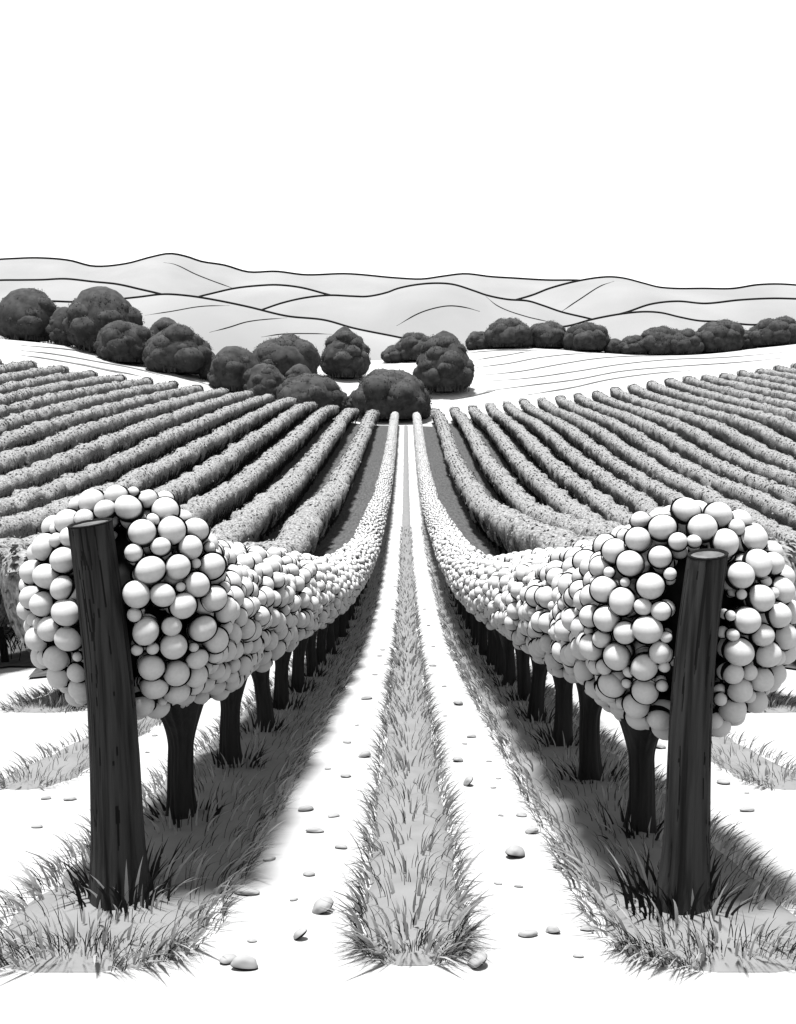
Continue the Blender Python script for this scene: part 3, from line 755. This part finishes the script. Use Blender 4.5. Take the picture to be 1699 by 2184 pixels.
TREES = [
    ('big dark round tree at the far left edge of the tree line', 10, 122, 616, 738, 133, 0),
    ('narrow dark tree squeezed between the two tallest trees at the left edge', 112, 168, 655, 738, 130, 0),
    ('tallest dark round tree standing over the left field', 158, 290, 616, 752, 130, 0),
    ('low wide dark tree in front of the tallest tree above the left field', 217, 324, 685, 764, 125, 0),
    ('dark tree peeping out behind two lower trees mid way along the left line', 322, 392, 675, 770, 134, 0),
    ('wide dark dome tree mid way down the left tree line', 318, 444, 698, 806, 121, 0),
    ('small dark bush in the gap of the left tree line', 425, 466, 746, 810, 121, 0),
    ('upright dark round tree where the left field narrows to a point', 455, 552, 736, 846, 117, 0),
    ('broad dark flat-topped tree behind the lower end of the left tree line', 540, 670, 722, 825, 132, 0),
    ('dark round tree in front of the broad flat-topped tree', 528, 606, 774, 864, 113.5, 0),
    ('small round dark tree right of the lower left tree line', 612, 668, 776, 845, 122, 0),
    ('wide dark tree directly behind the ends of the inner left rows', 603, 720, 797, 888, 109, 0),
    ('little dark bush left of the big bush that ends the path', 742, 774, 832, 892, 109, 0),
    ('tiny dark bush between the inner left row ends and the big bush', 712, 746, 834, 890, 112, 0),
    ('big dark dome bush closing the far end of the path', 766, 908, 789, 906, 106, 0),
    ('lone dark egg-shaped tree standing on the white field left of centre', 684, 790, 698, 807, 140, 0.75),
    ('lone tall dark pear-shaped tree on the pale field right of the path', 887, 1009, 702, 837, 124, 0.70),
    ('dark bush peeping out left of the tall pear-shaped tree', 848, 926, 712, 766, 168, 0.2),
    ('low dark bush trailing left at the field edge', 818, 870, 738, 770, 168, 0),
    ('small dark tree just right of the tall pear-shaped tree in the far line', 997, 1047, 708, 750, 178, 0),
    ('tallest dark tree in the left half of the far right line', 1042, 1131, 684, 745, 176, 0),
    ('dark round tree third from the left in the far right line', 1128, 1206, 690, 746, 176, 0),
    ('broad dark tree with a side lump in the far right line', 1205, 1292, 692, 750, 173, 0),
    ('smallest dark bush in the dip of the far right line', 1292, 1328, 722, 756, 171, 0),
    ('pointed small dark tree right of the smallest bush in the far right line', 1324, 1378, 716, 757, 170, 0.3),
    ('leaning broad dark tree in the middle of the right half of the far line', 1366, 1448, 699, 757, 170, 0.15),
    ('dark lumpy tree overlapping the leaning tree in the far right line', 1420, 1496, 704, 756, 168, 0),
    ('tallest dark tree in the right half of the far right line', 1488, 1577, 685, 753, 168, 0),
    ('small dark bush between the two right-most tall trees', 1570, 1614, 704, 745, 168, 0),
    ('dark tree at the right edge of the photo in the far line', 1608, 1700, 681, 738, 166, 0),
]
for q, (lab, xl, xr, yt, yb, d, cone) in enumerate(TREES):
    tree(lab, xl, xr, yt, yb, d, 'bush' if 'bush' in lab.split(' in ')[0].split(' of ')[0].split(' that ')[0] else 'round_tree', cone, 1.0, q)

# ------------------------------------------------------------------ stones on the wheel tracks
def stone(x, y, wpx, label, tilt=0.0, aspect=0.62, seed=0, group=None):
    h_ = hit(x, y, 1.5, 60)
    if h_ is None: return
    p, d = h_; w = wpx / F_PX * d * 0.5
    rg = np.random.default_rng(seed)
    V, F = ICO[4]; V = V.copy()
    lump = 1 + 0.16 * vnoise(V + seed * 3.3, 0.9) + 0.06 * vnoise(V + seed, 0.4)
    V = V * lump[:, None]
    V[:, 0] *= 1 + 0.18 * np.sin(seed) * V[:, 1]
    S = np.array([w, w * aspect * 1.25, w * (0.42 + 0.12 * rg.random() + (0.22 if tilt else 0))])
    V = V * S; V[:, 2] = np.where(V[:, 2] < 0, V[:, 2] * 0.45, V[:, 2])
    za = np.abs(F.shape[0]) ; cz = V[F].mean(1)
    t = (V[:, 2] - V[:, 2].min()) / (np.ptp(V[:, 2]))
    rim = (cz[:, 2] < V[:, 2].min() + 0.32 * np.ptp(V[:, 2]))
    rz = rg.uniform(-0.5, 0.5); Rm = Matrix.Rotation(rz, 3, 'Z') @ Matrix.Rotation(tilt, 3, 'Y')
    V = V @ np.array(Rm).T
    V[:, 2] -= V[:, 2].min() + 0.10 * np.ptp(V[:, 2])
    slope = frame_at(p[0], p[1]); V[:, 2] += slope * V[:, 1]
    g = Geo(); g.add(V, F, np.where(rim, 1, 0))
    o = g.build('stone', [M['stone'], M['ink']], loc=p)
    tag(o, label, 'stone', group)
G = 'pale stones scattered on the wheel tracks'
STONES = [
    (690, 1946, 50, 'largest pale tilted stone with a soft shadow on the left track', -0.5, 0.7),
    (640, 2005, 36, 'upright pale leaf-shaped stone just below the largest stone on the left track', -0.7, 0.5),
    (525, 1906, 54, 'wide flat pale stone touching the left grass opposite the left post', 0, 0.5),
    (522, 2068, 58, 'long flat pale stone, nearest the camera on the left track', 0.1, 0.36),
    (487, 2053, 36, 'plump pale stone next to the long flat stone nearest the camera, left track', 0.1, 0.6),
    (538, 2009, 20, 'tiny pale stone above the two nearest stones on the left track', 0, 0.5),
    (627, 1921, 18, 'tiny pale stone left of the largest stone on the left track', 0, 0.5),
    (575, 1835, 28, 'pale oval stone by the left grass edge, level with the left post foot', 0, 0.5),
    (660, 1868, 25, 'pale round-backed stone with a little tail, above the largest left-track stone', 0, 0.6),
    (728, 1810, 27, 'pale half-moon stone close to the centre grass on the left track', 0, 0.45),
    (672, 1775, 38, 'pale long oval stone in the middle of the left track', 0, 0.4),
    (712, 1742, 25, 'pale stone with a dark tail, beside the centre grass on the left track', 0, 0.5),
    (653, 1730, 34, 'low pale stone with a shaded right end, by the left grass', 0, 0.4),
    (738, 1658, 23, 'pale oval stone half way up the visible left track, beside the centre grass', 0, 0.6),
    (780, 1615, 27, 'pale pebble touching the centre grass on the left track', -0.2, 0.6),
    (700, 1641, 13, 'tiny shaded pebble left of the oval stone on the left track', 0, 0.6),
    (741, 1585, 18, 'small pale folded pebble on the left track below the small distant ones', 0, 0.6),
    (787, 1641, 9, 'speck-like pebble right of the oval stone on the left track', 0, 0.5),
    (783, 1492, 26, 'flat pale stone lying alone on the left track beyond the fourth vine', 0, 0.4),
    (1020, 2062, 46, 'tall pale wedge stone with a round shadow, nearest the camera on the right track', -0.6, 0.75),
    (1128, 1998, 40, 'flat pale stone with a thick dark underside on the near right track', 0, 0.42),
    (1180, 1990, 33, 'pale oval stone right of the flat dark-bottomed one on the right track', -0.2, 0.5),
    (1258, 1984, 38, 'pale flat stone half hidden in the right grass edge', 0, 0.4),
    (1235, 2042, 23, 'small pale oval stone lowest beside the right grass', 0, 0.5),
    (1063, 1886, 18, 'little pale stone alone in the middle of the right track', 0, 0.5),
    (1107, 1894, 20, 'thin pale sliver of stone right of the little lone one', 0, 0.25),
    (1193, 1852, 26, 'pale cracked stone by the right grass edge', 0.2, 0.6),
    (1100, 1828, 46, 'wide pale stone dipping to the right, largest in the middle of the right track', 0.22, 0.5),
    (1135, 1778, 29, 'pale stone with a dark shadow under its right side', -0.3, 0.5),
    (1113, 1741, 25, 'pale striped oval stone higher up the right track', 0, 0.5),
    (1069, 1741, 13, 'thin dark-edged pebble left of the striped oval stone', 0, 0.35),
    (1000, 1676, 27, 'pale triangular stone standing up beside the centre grass', -0.9, 0.7),
    (1053, 1682, 13, 'tiny pale pebble right of the triangular stone', 0, 0.5),
    (1064, 1662, 11, 'tiny round pebble by the right grass above the triangular stone', 0, 0.6),
    (977, 1625, 24, 'pale pebble with dark left end beside the centre grass', 0.2, 0.5),
    (1044, 1625, 13, 'tiny pale pebble in the middle of the right track', 0, 0.5),
    (1007, 1573, 21, 'pale square-ended pebble on the right track', 0, 0.5),
    (992, 1588, 11, 'tiny curved pebble under the square-ended one', 0, 0.4),
    (979, 1504, 22, 'cluster-like pale stone further up the right track', 0.2, 0.7),
    (150, 1707, 25, 'pale stone in the outer left lane close to the left post', 0, 0.5),
    (98, 1705, 21, 'pale stone nearest the left edge in the outer left lane', 0, 0.4),
    (80, 1766, 23, 'pale oval stone low at the left edge of the photo', 0, 0.45),
    (315, 1606, 11, 'tiny pebble between the left post and the first left trunk', 0, 0.5),
    (290, 1597, 12, 'tiny dark-edged pebble just right of the left post', 0, 0.5),
    (330, 1570, 13, 'small pale pebble higher up behind the left post', 0, 0.5),
    (1408, 1597, 24, 'pale half-round stone seen between the right post and its first vine', 0.2, 0.6),
    (1544, 1672, 27, 'round pale stone in the outer right lane near the grass patch', 0, 0.8),
    (1594, 1693, 11, 'tiny pebble right of the round stone in the outer right lane', 0, 0.5),
    (1594, 1731, 31, 'flat pale stone lowest in the outer right lane', 0, 0.4),
]
for q, (x, y, w, lab, tl, asp) in enumerate(STONES): stone(x, y, w, lab, tl, asp, q + 1, G)
for q, (x, y, w) in enumerate([(810, 1400, 11), (817, 1387, 11), (824, 1418, 9), (800, 1440, 12), (843, 1252, 7), (838, 1300, 8), (762, 1548, 9)]):
    stone(x, y, w, 'tiny pale pebble far up the left wheel track', 0, 0.5, 70 + q, 'distant pebbles on the left track')
for q, (x, y, w) in enumerate([(950, 1528, 9), (948, 1465, 11), (924, 1421, 16), (915, 1335, 8), (906, 1300, 8), (925, 1380, 9)]):
    stone(x, y, w, 'tiny pale pebble far up the right wheel track', 0, 0.5, 90 + q, 'distant pebbles on the right track')
